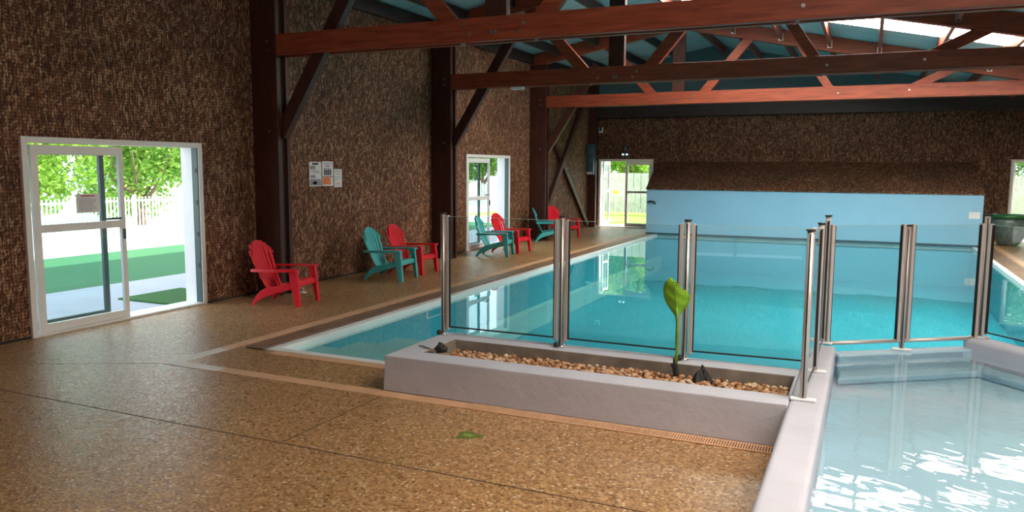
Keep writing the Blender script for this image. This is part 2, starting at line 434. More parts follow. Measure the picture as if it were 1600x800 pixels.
# rear wall with glowing door-sized panes added behind the camera as fill
rb = MB(); G = ((-2.6, .2), (1.0, 3.8))
xs = [WL] + [c for g_ in G for c in g_] + [WR]
for i in range(0, len(xs), 2): rb.box(xs[i], xs[i + 1], WB - .2, WB, 0, 5.6)
for g_ in G: rb.box(g_[0], g_[1], WB - .2, WB, 2.6, 5.6)
struct(rb, 'wall_rear', M['osb_far'])
for i, g_ in enumerate(G):
    fill_pane = struct(MB().box(g_[0], g_[1], WB - .12, WB - .10, .05, 2.6), 'window_%d' % (i + 1), M['rear_glow'], 'daylit obscured glass door behind the camera')
    fr = MB()
    for a in (g_[0], (g_[0] + g_[1]) / 2 - .03, g_[1] - .06): fr.box(a, a + .06, WB - .1, WB - .02, 0, 2.6)
    fr.box(g_[0], g_[1], WB - .1, WB - .02, 2.54, 2.6); fr.build('window_frame', M['white_pvc'], fill_pane)

# --- ceiling: left slope, right slope in strips around the translucent sheets
cl = MB()
def slope_piece(mb, x0, x1, y0, y1, th=.05):
    mb.add([(x0, y0, ceil_z(x0)), (x1, y0, ceil_z(x1)), (x1, y1, ceil_z(x1)), (x0, y1, ceil_z(x0)),
            (x0, y0, ceil_z(x0) + th), (x1, y0, ceil_z(x1) + th), (x1, y1, ceil_z(x1) + th), (x0, y1, ceil_z(x0) + th)],
           [(3, 2, 1, 0), (4, 5, 6, 7), (0, 1, 5, 4), (1, 2, 6, 5), (2, 3, 7, 6), (3, 0, 4, 7)])
slope_piece(cl, WLo - .25, RX, WB - .2, WFo + .1)
SK = ((3.3, 4.9), (14.35, 15.45), (15.95, 17.12))  # first sheet is unseen, added to light the foreground
ya = WB - .2
for (a, b_) in SK + ((WFo + .1, 0),):
    slope_piece(cl, RX, WR + .3, ya, a); ya = b_
for (a, b_) in SK:
    slope_piece(cl, RX, RX + .5 if a > 5 else -.5, a, b_)
struct(cl, 'ceiling', M['ceiling'], 'blue-green profiled metal roof sheets seen from below')
for i, (a, b_) in enumerate(SK):
    k = MB(); slope_piece(k, RX + .5 if a > 5 else -.5, WR + .25, a, b_, .02)
    struct(k, 'window_%d' % (i + 3), M['skylight_warm'] if a < 5 else M['skylight'], 'translucent roof sheet glowing with daylight')
eb = MB()
for a, b_ in ((WB, 8.8), (9.06, 13.85), (14.11, 18.9), (19.16, WF)): eb.box(WL, WL + .10, a, b_, 4.51, 4.745)
struct(eb, 'trim_4', M['beam_dark'], 'dark eaves beam along the top of the board wall')
struct(MB().box(WL, 5.0, 23.70, WF, 3.43, 3.85), 'trim_5', M['beam_dark'], 'wide near-black beam across the end wall', bevel=.008)

# ================================================================== DECK TRIM
# tan strip around the pool
def strip(name, x0, x1, y0, y1, mat, z=.004, label=None): return struct(MB().box(x0, x1, y0, y1, 0, z), name, mat, label)
strip('trim_6', -5.97, -5.82, 5.90, 23.3, M['tile_tan'], label='tan tile strip along the left of the pool')
strip('trim_7', -5.97, -5.82, 5.19, 5.90, M['tile_pale'], label='pale end of the tan strip at its corner')
strip('trim_8', -5.82, -5.30, 5.19, 5.33, M['tile_pale'], label='pale start of the tan strip along the deck')
strip('trim_9', -5.30, -2.75, 5.19, 5.33, M['tile_tan'], label='tan tile strip in front of the planter')
strip('trim_10', 2.85, 3.0, 9.5, 23.3, M['tile_tan'], label='tan tile strip along the right of the pool')
strip('trim_11', PX1 + .12, 2.80, 9.5, 22.0, M['tile_brown'], label='brown tiles beside the right pool edge')
struct(MB().box(-5.72, -5.49, 6.02, 21.7, 0, .022), 'trim_12', M['tile_brown'], 'worn brown edging along the left of the pool', bevel=.006)
struct(MB().box(PX0 - .1, PX0, PY0 - .1, PY1 + .1, -.0995, .012).box(PX0, PX1, PY0 - .1, PY0, -.0995, .012).box(PX1, PX1 + .1, PY0 - .1, PY1 + .1, -.0995, .012).box(PX0, PX1, PY1, PY1 + .1, -.0995, .005), 'trim_13', M['coping_white'], 'white pool edge', bevel=.004)
strip('trim_14', -5.34, -3.6, 5.92, 6.045, M['tile_tan'], .006, 'tan tiles at the front pool edge')
# drain grating
dg = thing('drain_grating', (-2.75, 5.19, 0), 'tan slotted drain grating on the deck at the foot of the grey planter', 'drain')
L = 2.75 - .43
MB().box(0, L, 0, .14, 0, .002).build('channel', M['groove'], dg)
g_ = MB(); g_.box(0, L, 0, .018, .002, .007); g_.box(0, L, .122, .14, .002, .007)
n = 130
for i in range(n): x = L * i / n; g_.box(x, x + L / n * .60, .018, .122, .002, .007)
g_.build('grate', M['tile_tan'], dg)
# algae puddle
pv = []
for k in range(28):
    a = 2 * math.pi * k / 28; rr = 1 + .18 * math.sin(3 * a + 1) + .12 * math.sin(5 * a)
    pv.append((math.cos(a) * .085 * rr - math.sin(a) * .0, math.sin(a) * .075 * rr))
o = MB().prism(pv, 2, 0, .0022).build('algae_patch', M['algae'], loc=(-2.44, 4.665, 0)); tag(o, 'small green algae patch on the brown deck in front of the planter', 'stain')
MB().prism([(x * .5, y * .4) for x, y in pv], 2, .0022, .003).build('wet_centre', simple('bright_algae', (.20, .30, .05), .5, var=.3, scale=60), o)

# ================================================================== MAIN POOL
pb = MB()
D = -1.0
pb.box(PX0, PX1, PY0, PY1, D - .1, D)
pb.box(PX0 - .1, PX0, PY0 - .1, PY1 + .1, D - .1, -.10).box(PX1, PX1 + .1, PY0 - .1, PY1 + .1, D - .1, -.10)
pb.box(PX0, PX1, PY0 - .1, PY0, D - .1, -.10).box(PX0, PX1, PY1, PY1 + .1, D - .1, -.10)
struct(pb, 'floor_basin', M['liner'], 'turquoise liner of the main pool')
for i, (y1, z) in enumerate(((6.80, -.10), (7.5, -.19), (8.3, -.30))):
    struct(MB().box(PX0, -2.9, (PY0, 6.80, 7.5)[i], y1, D, z), 'floor_step', M['liner_step'] if i == 0 else M['liner_step'], 'pale turquoise pool step under water', bevel=.02)
# liner step lights / jets
ledge = struct(MB().box(PX0, PX0 + .14, PY0 + 1.7, PY1, D, -.62), 'floor_ledge', M['liner_step'], 'underwater ledge along the left pool wall', bevel=.02)
wt = MB().box(PX0, PX1, PY0, PY1, WZ - .0005, WZ)
# single-sheet surface
me_v = [(PX0, PY0, WZ), (PX1, PY0, WZ), (PX1, PY1, WZ), (PX0, PY1, WZ)]
# footprint of paddling pool is cut out along its outer wall
P0 = (-.30, 7.42); P1 = (.356, 7.87); P2 = (1.02, 8.33); P3 = (1.86, 7.40)
poly = [(PX0, PY0), (-.418, PY0), (-.418, 7.40), (-.27, 7.55), (.94, 8.42), (1.0, 8.48), (PX1, 6.99), (PX1, PY1), (PX0, PY1)]
mw = MB().add([(x, y, WZ) for x, y in poly], [tuple(range(len(poly)))])
tag(mw.build('pool_water', M['water']), 'still turquoise water filling the large main pool', 'water', kind='stuff')
# skimmer
sk = tag(MB().box(PX0, PX0 + .012, 9.05, 9.45, -.20, -.075).build('pool_skimmer', M['coping_white']), 'small skimmer opening in the left pool wall under water', 'skimmer')
MB().box(PX0 + .012, PX0 + .02, 9.08, 9.42, -.18, -.095).build('flap', M['liner'], sk)

# ================================================================== PADDLING POOL (raised)
ZT = .30; ZW = .205
def wall_seg(name, p, q, w_, z0, z1, label, bev=.035, mat='render_wall'):
    mb = MB(); p3 = Vector((*p, (z0 + z1) / 2)); q3 = Vector((*q, (z0 + z1) / 2)); mb.bar(p3, q3, w_, z1 - z0)
    return struct(mb, name, M[mat], label, bevel=bev, segs=4, smooth=False)
dv = MB().box(-.415, -.185, .95, 7.38, -1.3, ZT)
dv = struct(dv, 'wall_divider', M['render_wall'], 'smooth light grey divider wall beside the paddling pool', bevel=.035, segs=4)
wall_seg('wall_weir', (-.20, 7.475), (1.0, 8.33), .15, -1.0, .212, 'low pale weir between the two pools', .02, 'small_basin')
wall_seg('wall_corner', (.96, 8.36), (2.62, 6.56), .22, -1.3, ZT, 'raised grey kerb at the paddling pool corner')
wall_seg('wall_kerb', (2.60, 6.62), (2.60, .95), .22, 0, ZT, 'grey kerb on the right of the paddling pool')
wall_seg('wall_front', (-.30, .95), (2.60, .95), .22, 0, ZT, 'grey kerb behind the camera side of the paddling pool')
sp_poly = [(-.19, 1.06), (2.49, 1.06), (2.48, 6.52), (.97, 8.16), (-.13, 7.39), (-.19, 7.35)]
struct(MB().prism(sp_poly, 2, -.06, .02), 'floor_paddling', M['small_basin'], 'pale aqua floor of the paddling pool')
st_ = MB().prism([(-.15, 7.37), (.98, 8.17), (2.46, 6.54), (2.34, 6.38), (.975, 7.88), (-.15, 7.06)], 2, .02, .09)
struct(st_, 'floor_paddling_ledge', M['small_basin'], 'underwater ledge at the far end of the paddling pool', bevel=.02)
mw = MB().add([(x, y, ZW) for x, y in sp_poly], [tuple(range(len(sp_poly)))])
tag(mw.build('paddling_water', M['water_small']), 'pale rippled water in the raised paddling pool at right', 'water', kind='stuff')

# ================================================================== PLANTER
X0, X1, Y0, Y1 = -3.58, -.41, 5.35, 6.38
pl = thing('planter_trough', ((X0 + X1) / 2, (Y0 + Y1) / 2, 0), 'long low grey rendered planter filled with gravel at the pool corner', 'planter')
ox, oy = (X0 + X1) / 2, (Y0 + Y1) / 2
bm = bmesh.new()
def ring(z, inset): return [bm.verts.new((x - ox, y - oy, z)) for x, y in ((X0 + inset, Y0 + inset), (X1 - inset, Y0 + inset), (X1 - inset, Y1 - inset), (X0 + inset, Y1 - inset))]
def ring2(z, l, f_, r_, b_): return [bm.verts.new((x - ox, y - oy, z)) for x, y in ((X0 + l, Y0 + f_), (X1 - r_, Y0 + f_), (X1 - r_, Y1 - b_), (X0 + l, Y1 - b_))]
rings = [ring2(-.0, -.015, -.012, 0, 0), ring2(ZT, 0, 0, 0, 0), ring2(ZT, .23, .235, .02, .24), ring2(.12, .25, .25, .02, .25)]
for a, b_ in zip(rings, rings[1:]):
    for k in range(4): bm.faces.new((a[k], a[(k + 1) % 4], b_[(k + 1) % 4], b_[k]))
bm.faces.new(rings[0][::-1]); bm.faces.new(rings[-1])
bmesh.ops.recalc_face_normals(bm, faces=bm.faces)
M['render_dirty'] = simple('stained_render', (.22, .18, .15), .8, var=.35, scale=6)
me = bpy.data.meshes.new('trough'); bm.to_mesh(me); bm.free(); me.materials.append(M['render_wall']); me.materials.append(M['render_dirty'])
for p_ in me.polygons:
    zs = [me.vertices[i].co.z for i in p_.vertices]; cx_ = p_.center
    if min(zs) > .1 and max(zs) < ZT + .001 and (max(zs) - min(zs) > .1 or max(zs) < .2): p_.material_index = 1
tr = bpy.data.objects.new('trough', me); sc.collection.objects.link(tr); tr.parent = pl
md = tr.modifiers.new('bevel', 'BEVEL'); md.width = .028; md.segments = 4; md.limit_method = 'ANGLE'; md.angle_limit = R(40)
soil = MB().box(X0 + .24 - ox, X1 - .02 - ox, Y0 + .24 - oy, Y1 - .24 - oy, .12, .180).build('soil', M['soil'], pl)
# gravel
def pebble(mb, c, r, rnd):
    vs = []; fs = []
    sx, sy, sz = r * rnd.uniform(.85, 1.35), r * rnd.uniform(.8, 1.1), r * rnd.uniform(.55, .85)
    rot = Matrix.Rotation(rnd.uniform(0, 6.28), 3, 'Z') @ Matrix.Rotation(rnd.uniform(-.5, .5), 3, 'X')
    ico = ICO
    for v in ico[0]:
        q = rot @ Vector((v[0] * sx * rnd.uniform(.88, 1.1), v[1] * sy * rnd.uniform(.88, 1.1), v[2] * sz)); vs.append(q + Vector(c))
    mb.add(vs, ico[1])
bm = bmesh.new(); bmesh.ops.create_icosphere(bm, subdivisions=2, radius=1.0)
bm.verts.ensure_lookup_table(); ICO = ([tuple(v.co) for v in bm.verts], [tuple(v.index for v in f.verts) for f in bm.faces]); bm.free()
gm = MB(); rnd = random.Random(3)
gx0, gx1, gy0, gy1 = X0 + .25, X1 - .03, Y0 + .26, Y1 - .26
for lay, cnt, zz in ((0, 1500, .190), (1, 900, .212)):
    for i in range(cnt):
        r_ = rnd.uniform(.013, .026)
        pebble(gm, (rnd.uniform(gx0 + .02, gx1 - .02), rnd.uniform(gy0 + .02, gy1 - .02), zz + rnd.uniform(-.006, .006)), r_, rnd)
o = gm.build('gravel', M['gravel'], smooth=True); tag(o, 'brown and cream river gravel filling the grey planter', 'gravel', kind='stuff')

# banana plant
bp = thing('banana_plant', (-1.31, 6.02, .17), 'young banana plant with one upright lime green leaf in the gravel', 'plant')
bp_stem = MB(); bp_stem.tube([(0, 0, .13), (.01, 0, .24), (.012, -.004, .38), (.008, -.01, .52), (.0, -.012, .60)], [.016, .013, .011, .010, .008], 12)
bp_stem.build('stem', M['stem'], bp, smooth=True)
bs = MB(); bs.tube([(.012, 0, 0), (.006, 0, .08), (.0, .002, .15), (-.006, 0, .20)], [.024, .024, .019, .014], 12)
bs.tube([(.0, 0, .10), (-.02, -.01, .145), (-.028, -.012, .16)], [.014, .012, .005], 8)
bs.build('dry_sheath', M['black'], bp, smooth=True)
# leaf blade facing the camera: local plane x' (width) / z
lf = MB(); nz, nx_ = 16, 8; vs = []; fs = []
lw_ = [0.010, .028, .046, .062, .076, .088, .098, .106, .112, .116, .118, .117, .114, .108, .098, .080, .050]
ca, sa = math.cos(.30), math.sin(.30)
for i in range(nz + 1):
    t_ = i / nz; z = .50 + .30 * t_
    for k in range(nx_ + 1):
        s_ = k / nx_ * 2 - 1
        x = s_ * lw_[i] * (.92 if s_ > 0 else .85) + (-.012) * t_
        dep = .055 * abs(s_) ** 1.4 * (1 if s_ > 0 else .7) - .05 * t_ * t_ + .006 * math.sin(t_ * 22 + s_ * 3)
        zz = z + .018 * (1 - abs(s_)) * (t_ - .5) - .045 * s_ * t_ + (.03 * abs(s_) * (1 - t_))
        vs.append((x * ca - dep * sa, x * sa + dep * ca, zz))
for i in range(nz):
    for k in range(nx_):
        a = i * (nx_ + 1) + k; fs.append((a, a + 1, a + nx_ + 2, a + nx_ + 1))
lf.add(vs, fs); lo = lf.build('leaf_blade', M['banana'], bp, smooth=True)
sm = lo.modifiers.new('solid', 'SOLIDIFY'); sm.thickness = .0015
MB().tube([(-.0, -.014, .50), (-.003, -.010, .62), (-.008, -.028, .72), (-.012, -.052, .80)], [.006, .005, .003, .002], 8).build('midrib', M['stem'], lo, smooth=True)
# rocks / stumps
def rock(loc, sc_, seed, label, cat='rock', name='rock', spire=0.):
    rn = random.Random(seed); bm = bmesh.new(); bmesh.ops.create_icosphere(bm, subdivisions=3, radius=1)
    ph = [rn.uniform(0, 6) for _ in range(6)]
    for v in bm.verts:
        c = v.co; k = 1 + .22 * math.sin(3.1 * c.x + ph[0]) * math.sin(2.7 * c.y + ph[1]) + .12 * math.sin(6 * c.z + ph[2]) * math.sin(5 * c.x + ph[3]) + .07 * math.sin(11 * c.y + ph[4] + 6 * c.x)
        taper = 1 - spire * max(0, c.z) * .75
        v.co = Vector((c.x * k * sc_[0] * taper, c.y * k * sc_[1] * taper, max(c.z * k, -.55) * sc_[2]))
    me = bpy.data.meshes.new(name); bm.to_mesh(me); bm.free(); me.materials.append(M['black'])
    o = bpy.data.objects.new(name, me); sc.collection.objects.link(o); o.location = loc; return tag(o, label, cat)
rock((-1.10, 6.02, .215), (.085, .07, .11), 5, 'charred black cut plant stump in the gravel right of the banana plant', 'stump', 'plant_stump', 1.0)
rock((-3.22, 5.66, .325), (.055, .045, .055), 9, 'small pointed dark stone at the left end of the planter', 'stone', 'stone', .6)
tw = MB().tube([(0, 0, 0), (.05, -.02, .006), (.10, -.05, .004), (.15, -.055, .0)], [.004, .006, .007, .004], 7).build('twig', M['bark'], loc=(-3.49, 5.75, .306), smooth=True)
tag(tw, 'short brown twig lying on the left rim of the planter', 'twig')

# ================================================================== GLASS FENCE
GR1 = 'round aluminium posts of the glass fence'; GR2 = 'clear glass panels of the fence between the pools'
def fence_post(x, y, zb, top, label, foot='knob', ang=0):
    p = thing('fence_post', (x, y, zb), label, 'fence post', GR1, ang)
    h = top - zb
    MB().lathe([(.022, .0), (.022, h - .012)], 20).build('tube', M['alu'], p, smooth=True)
    MB().box(-.0045, .0045, -.026, .026, .03, h - .03).build('gasket', M['gasket'], p)
    MB().lathe([(.029, h - .012), (.031, h - .004), (.029, h)], 20).build('cap', M['gasket'], p, smooth=False)
    if foot == 'knob':
        b_ = MB().lathe([(.040, 0), (.040, .012), (.034, .020), (.028, .022)], 20).build('base_collar', M['chrome'], p, smooth=True)
        MB().lathe([(.006, -.024), (.020, -.016), (.026, 0), (.020, .016), (.006, .024)], 14, (-.028, -.035, .026)).build('knob', M['gasket'], p, smooth=True)
    else:
        MB().box(-.085, .085, -.028, .028, 0, .022).build('base_plate', M['coping_white'], p, bevel=.01, segs=3)
    return p
def fence_panel(p, q, zb, zt, label, rail=False, prof_z0=None):
    p = Vector((*p, 0)); q = Vector((*q, 0)); d = (q - p); Ln = d.length; a = math.atan2(d.y, d.x)
    f_ = thing('glass_panel', (p.x, p.y, 0), label, 'glass panel', GR2, a)
    a0 = .072
    MB().box(a0, Ln - a0, -.004, .004, zb + .012, zt).build('pane', M['glass'], f_)
    MB().box(a0, Ln - a0, -.0045, .0045, zt, zt + .003).build('top_edge', M['glass_edge'], f_)
    for x in (.033, Ln - .063):
        pr_ = MB().box(x, x + .030, -.020, .020, (prof_z0 or zb - .02), zt + .012).build('edge_profile', M['alu'], f_, bevel=.004)
        xx = x + .030 if x < Ln / 2 else x - .008
        MB().box(xx, xx + .008, -.014, .014, zb, zt).build('gasket', M['gasket'], pr_)
    if rail:
        MB().tube([(.026, 0, zb - .012), (Ln - .026, 0, zb - .012)], .018, 14).build('bottom_rail', M['alu'], f_, smooth=True)
    else:
        MB().box(a0, Ln - a0, -.006, .006, zb, zb + .012).build('bottom_gasket', M['gasket'], f_)
    return f_
YP = 6.27
A = [(-3.54, YP), (-2.37, YP), (-1.295, YP), (-.30, YP + .06)]
fence_post(A[0][0], YP, ZT, 1.44, 'fence post at the far left corner of the planter, ending the glass fence')
fence_post(A[1][0], YP, ZT, 1.445, 'fence post on the planter rim, second from the left end of the glass fence')
fence_post(A[2][0], YP, ZT, 1.45, 'fence post on the planter rim directly behind the banana leaf')
fence_post(A[3][0], A[3][1], ZT, 1.455, 'middle one of the three posts clustered on the grey divider wall', 'plate')
fence_post(-.325, 5.49, ZT, 1.462, 'nearest post, at the right front corner of the planter', 'plate')
fence_post(P0[0], P0[1], ZT, 1.455, 'farthest of the three posts clustered on the grey divider wall', 'plate')
fence_post(P1[0], P1[1], .212, 1.365, 'shorter post standing on the low weir between the pools', 'plate')
fence_post(P2[0], P2[1], ZT, 1.455, 'rightmost fence post, on the raised corner of the paddling pool', 'plate')
fence_post(P3[0], P3[1], ZT, 1.455, 'fence post on the paddling pool kerb just outside the photo to the right', 'plate')
fence_panel(A[0], A[1], .375, 1.405, 'leftmost glass panel on the planter rim')
fence_panel(A[1], A[2], .375, 1.405, 'glass panel on the planter left of the banana plant')
fence_panel(A[2], A[3], .375, 1.405, 'glass panel on the planter right of the banana plant')
fence_panel((-.325, 5.49), A[3], .36, 1.41, 'glass panel seen edge-on at the right end of the planter')
fence_panel(A[3], P0, .36, 1.41, 'glass panel seen edge-on along the divider wall')
fence_panel(P0, P1, .315, 1.36, 'glass panel with bottom rail left of the short weir post', True)
fence_panel(P1, P2, .315, 1.36, 'glass panel with bottom rail right of the short weir post', True)
fence_panel(P2, P3, .36, 1.36, 'glass panel right of the rightmost post, cut by the photo edge')

# ================================================================== POOL COVER HOUSING
SX0, SX1, SY = -5.70, 2.56, 21.80
hs = thing('pool_cover_housing', ((SX0 + SX1) / 2, 22.9, 0), 'long pale blue pool cover housing with sloping strand board lid', 'pool cover housing')
hx, hy = hs.location.x, hs.location.y
front = MB().box(SX0 - hx, SX1 - hx, SY - hy, SY + .04 - hy, .012, 1.29).build('front_panel', M['blue_panel'], hs)
sd_ = []
for x in (SX0, SX1 - .04):
    MB().prism([(SY + .04 - hy, .012), (WF - hy - .003, .012), (WF - hy - .003, 2.05), (SY + .04 - hy, 1.27)], 0, x - hx, x + .04 - hx).build('side_panel', M['blue_panel'], hs)
lid = MB().add([(SX0 - hx - .02, SY - .03 - hy, 1.275), (SX1 - hx + .02, SY - .03 - hy, 1.275), (SX1 - hx, WF - hy - .002, 2.055), (SX0 - .24 - hx, WF - hy - .002, 2.055),
                (SX0 - hx - .02, SY - .03 - hy, 1.30), (SX1 - hx + .02, SY - .03 - hy, 1.30), (SX1 - hx, WF - hy - .002, 2.08), (SX0 - .24 - hx, WF - hy - .002, 2.08)],
               [(3, 2, 1, 0), (4, 5, 6, 7), (0, 1, 5, 4), (1, 2, 6, 5), (2, 3, 7, 6), (3, 0, 4, 7)]).build('lid', M['osb_lid'], hs)
for x in (-4.55, -3.3, -1.6, .1, 1.6): MB().box(x - hx, x + .012 - hx, SY - .004 - hy, SY - hy, .02, 1.27).build('joint_strip', M['blue_panel'], hs)
MB().tube([(-5.66 - hx, SY - .06 - hy, .93), (-5.55 - hx, SY - .07 - hy, .95), (-5.46 - hx, SY - .06 - hy, .93), (-5.44 - hx, SY - .02 - hy, .87)], [.018, .022, .022, .018], 8).build('crank_handle', M['black'], hs, smooth=True)
MB().box(2.27 - hx, 2.5 - hx, SY - .012 - hy, SY - hy, .70, .86).build('access_plate', M['white_lamp'], hs)
MB().box(SX0 - hx, SX1 - hx, SY - .012 - hy, SY - hy, .012, .06).build('bottom_seal', M['cabinet'], hs)

# ================================================================== DOORS
def door_sliding(idx, y0, y1, yleaf, label, sheet=False):
    """sliding door in the left wall: outer frame y0..y1; both leaves parked towards y0"""
    d = MB(); W = .065
    xa, xb = WL - .10, WL + .035
    d.box(xa, xb, y0, y0 + W, 0, DH); d.box(xa, xb, y1 - W, y1, 0, DH); d.box(xa, xb, y0 + W, y1 - W, DH - W, DH); d.box(xa, xb, y0 + W, y1 - W, 0, .028)
    o = struct(d, 'door_%d' % idx, M['white_pvc'], label, bevel=.004)
    # reveal
    rv = MB(); rv.box(WLo, xa, y1 - .05, y1, 0, DH).box(WLo, xa, y0, y0 + .03, 0, DH).box(WLo, xa, y0, y1, DH - .04, DH).box(WLo, xa, y0, y1, -.02, .02)
    rv.build('reveal', M['white_pvc'], o)
    MB().box(xa + .02, xb - .02, y1 - W - .012, y1 - W, .03, DH - W).build('jamb_gasket', M['grey_pvc'], o)
    def leaf(xl, a, b_, mats, nm, rail=True):
        l = MB(); t_ = .045; zt = DH - W - .02
        l.box(xl, xl + t_, a, a + .075, .03, zt).box(xl, xl + t_, b_ - .06, b_, .03, zt)
        l.box(xl, xl + t_, a + .075, b_ - .06, zt - .10, zt).box(xl, xl + t_, a + .075, b_ - .06, .03, .12)
        if rail: l.box(xl, xl + t_, a + .075, b_ - .06, 1.12, 1.205)
        lo_ = l.build(nm, mats, o, bevel=.004)
        g1 = MB().box(xl + .018, xl + .026, a + .075, b_ - .06, .12, zt - .10).build('pane', M['door_glass'], lo_)
        return lo_
    l1 = leaf(WL - .055, y0 + .125, yleaf, M['white_pvc'], 'sliding_leaf')
    hd = MB().box(WL - .01, WL + .015, yleaf - .045, yleaf - .02, .98, 1.10).build('handle', M['grey_pvc'], l1, bevel=.004)
    leaf(WLo + .04, y0 + .05, yleaf - .10, M['grey_pvc'], 'outer_leaf', False)
    lock = MB().box(WL - .014, WL + .004, yleaf - .26, yleaf - .065, 1.215, 1.24).build('lock_bar', M['grey_pvc'], l1)
    return o
d1 = door_sliding(1, D1[0], D1[1], 6.615, 'white framed sliding glass door standing half open at left')
d2 = door_sliding(2, D2[0], D2[1], 16.58, 'white framed sliding glass door farther along the left wall')
for k in range(4):   # hinge-side keeps on the open jamb
    MB().box(WL - .02, WL + .0, D1[1] - .082, D1[1] - .075, .5 + k * .42, .56 + k * .42).build('latch_keep', M['gasket'], d1)
def notice(name, loc, w_, h_, axis, label, bits, rot=0):
    """flat printed sheet facing +x; bits = (y0,y1,z0,z1,mat) in 0..1"""
    o = MB().box(0, .003, 0, w_, 0, h_).build(name, M['paper'], loc=loc); tag(o, label, 'notice' if 'notice' in name else 'poster')
    by = []
    for (a, b_, c, d_, mt) in bits: by.append((mt, MB().box(.003, .0036, a * w_, b_ * w_, c * h_, d_ * h_)))
    for mt, mb in by: mb.build({'ink': 'print', 'ink_grey': 'text_lines', 'ink_orange': 'picture', 'ink_red': 'heading', 'paper': 'band'}[mt], M[mt], o)
    return o
rn = random.Random(1)
lines = [(.1, .1 + rn.uniform(.5, .8), .12 + i * .075, .12 + i * .075 + .025, 'ink_grey') for i in range(9)]
notice('door_notice', (WL - .006, 5.975, 1.315), .30, .215, 0, 'pale printed notice taped inside the glass of the half-open near door', lines + [(.2, .8, .86, .92, 'ink_red')])
notice('wall_poster', (WL + .001, 10.02, 1.54), .30, .39, 0, 'left poster of three on the board wall, grey photo print',
       [(.04, .96, .03, .30, 'ink_grey'), (.1, .5, .34, .46, 'ink_grey'), (.3, .9, .55, .58, 'ink_grey'), (.1, .8, .62, .65, 'ink_grey'), (.25, .75, .88, .96, 'ink'), (.05, .5, .70, .84, 'ink_grey'), (.3, .6, .08, .2, 'ink_red')])
bot = []
for k in range(4): bot += [(.16 + k * .17, .29 + k * .17, .44, .66, 'ink'), (.195 + k * .17, .255 + k * .17, .66, .74, 'ink')]
notice('wall_poster', (WL + .001, 10.345, 1.54), .285, .40, 0, 'middle poster of three, four black bottle shapes above orange picture',
       bot + [(.04, .75, .06, .34, 'ink_orange'), (.1, .9, .90, .93, 'ink_grey'), (.3, .7, .80, .84, 'ink_red'), (.04, .96, .36, .40, 'ink_red')])
notice('wall_poster', (WL + .001, 10.655, 1.515), .21, .30, 0, 'smaller right poster of three, mostly white with two orange bands',
       [(.1, .85, .86, .90, 'ink_grey'), (.2, .8, .72, .76, 'ink_orange'), (.1, .9, .58, .60, 'ink_grey'), (.1, .9, .50, .52, 'ink_grey'), (.1, .7, .42, .44, 'ink_grey'), (.2, .8, .20, .24, 'ink_orange'), (.1, .9, .1, .12, 'ink_grey')])

def door_far(idx, x0, x1, label, mid, open_left=True):
    d = MB(); W = .07; ya, yb = WF - .03, WF + .12
    d.box(x0, x0 + W, ya, yb, 0, DH).box(x1 - W, x1, ya, yb, 0, DH).box(x0 + W, x1 - W, ya, yb, DH - W, DH).box(x0 + W, x1 - W, ya, yb, 0, .025)
    o = struct(d, 'door_%d' % idx, M['white_pvc'], label, bevel=.004)
    MB().box(x0, x0 + .03, yb, WFo, 0, DH).box(x1 - .03, x1, yb, WFo, 0, DH).box(x0, x1, yb, WFo, DH - .03, DH).build('reveal', M['white_pvc'], o)
    l = MB(); y = WF + .02; b_ = x1 - W; zt = DH - W - .005
    l.box(mid, mid + .08, y, y + .05, .03, zt).box(b_ - .07, b_, y, y + .05, .03, zt).box(mid + .08, b_ - .07, y, y + .05, zt - .10, zt).box(mid + .08, b_ - .07, y, y + .05, .03, .14).box(mid + .08, b_ - .07, y, y + .05, 1.09, 1.16)
    lo_ = l.build('door_leaf', M['white_pvc'], o, bevel=.004)
    MB().box(mid + .08, b_ - .07, y + .02, y + .028, .14, zt - .1).build('pane', M['door_glass'], lo_)
    if open_left:  # leaf swung outwards
        s_ = MB(); xx = x0 + W + .01
        s_.box(xx, xx + .05, WF + .14, WF + .21, .03, zt).box(xx, xx + .05, WF + .72, WF + .80, .03, zt).box(xx, xx + .05, WF + .21, WF + .72, zt - .1, zt).box(xx, xx + .05, WF + .21, WF + .72, .03, .14).box(xx, xx + .05, WF + .21, WF + .72, 1.09, 1.16)
        q = s_.build('door_leaf', M['white_pvc'], o, bevel=.004)
        MB().box(xx + .02, xx + .028, WF + .21, WF + .72, .14, zt - .1).build('pane', M['door_glass'], q)
        MB().tube([(xx + .05, WF + .76, 1.0), (xx + .10, WF + .76, 1.0), (xx + .10, WF + .66, 1.0)], .012, 8).build('handle', M['chrome'], q, smooth=True)
    return o
d3 = door_far(3, E1[0], E1[1], 'white glazed double door standing half open in the end wall', -6.96)
d4 = door_far(4, E2[0], E2[1], 'white glazed door in the end wall at the right edge', 4.2)

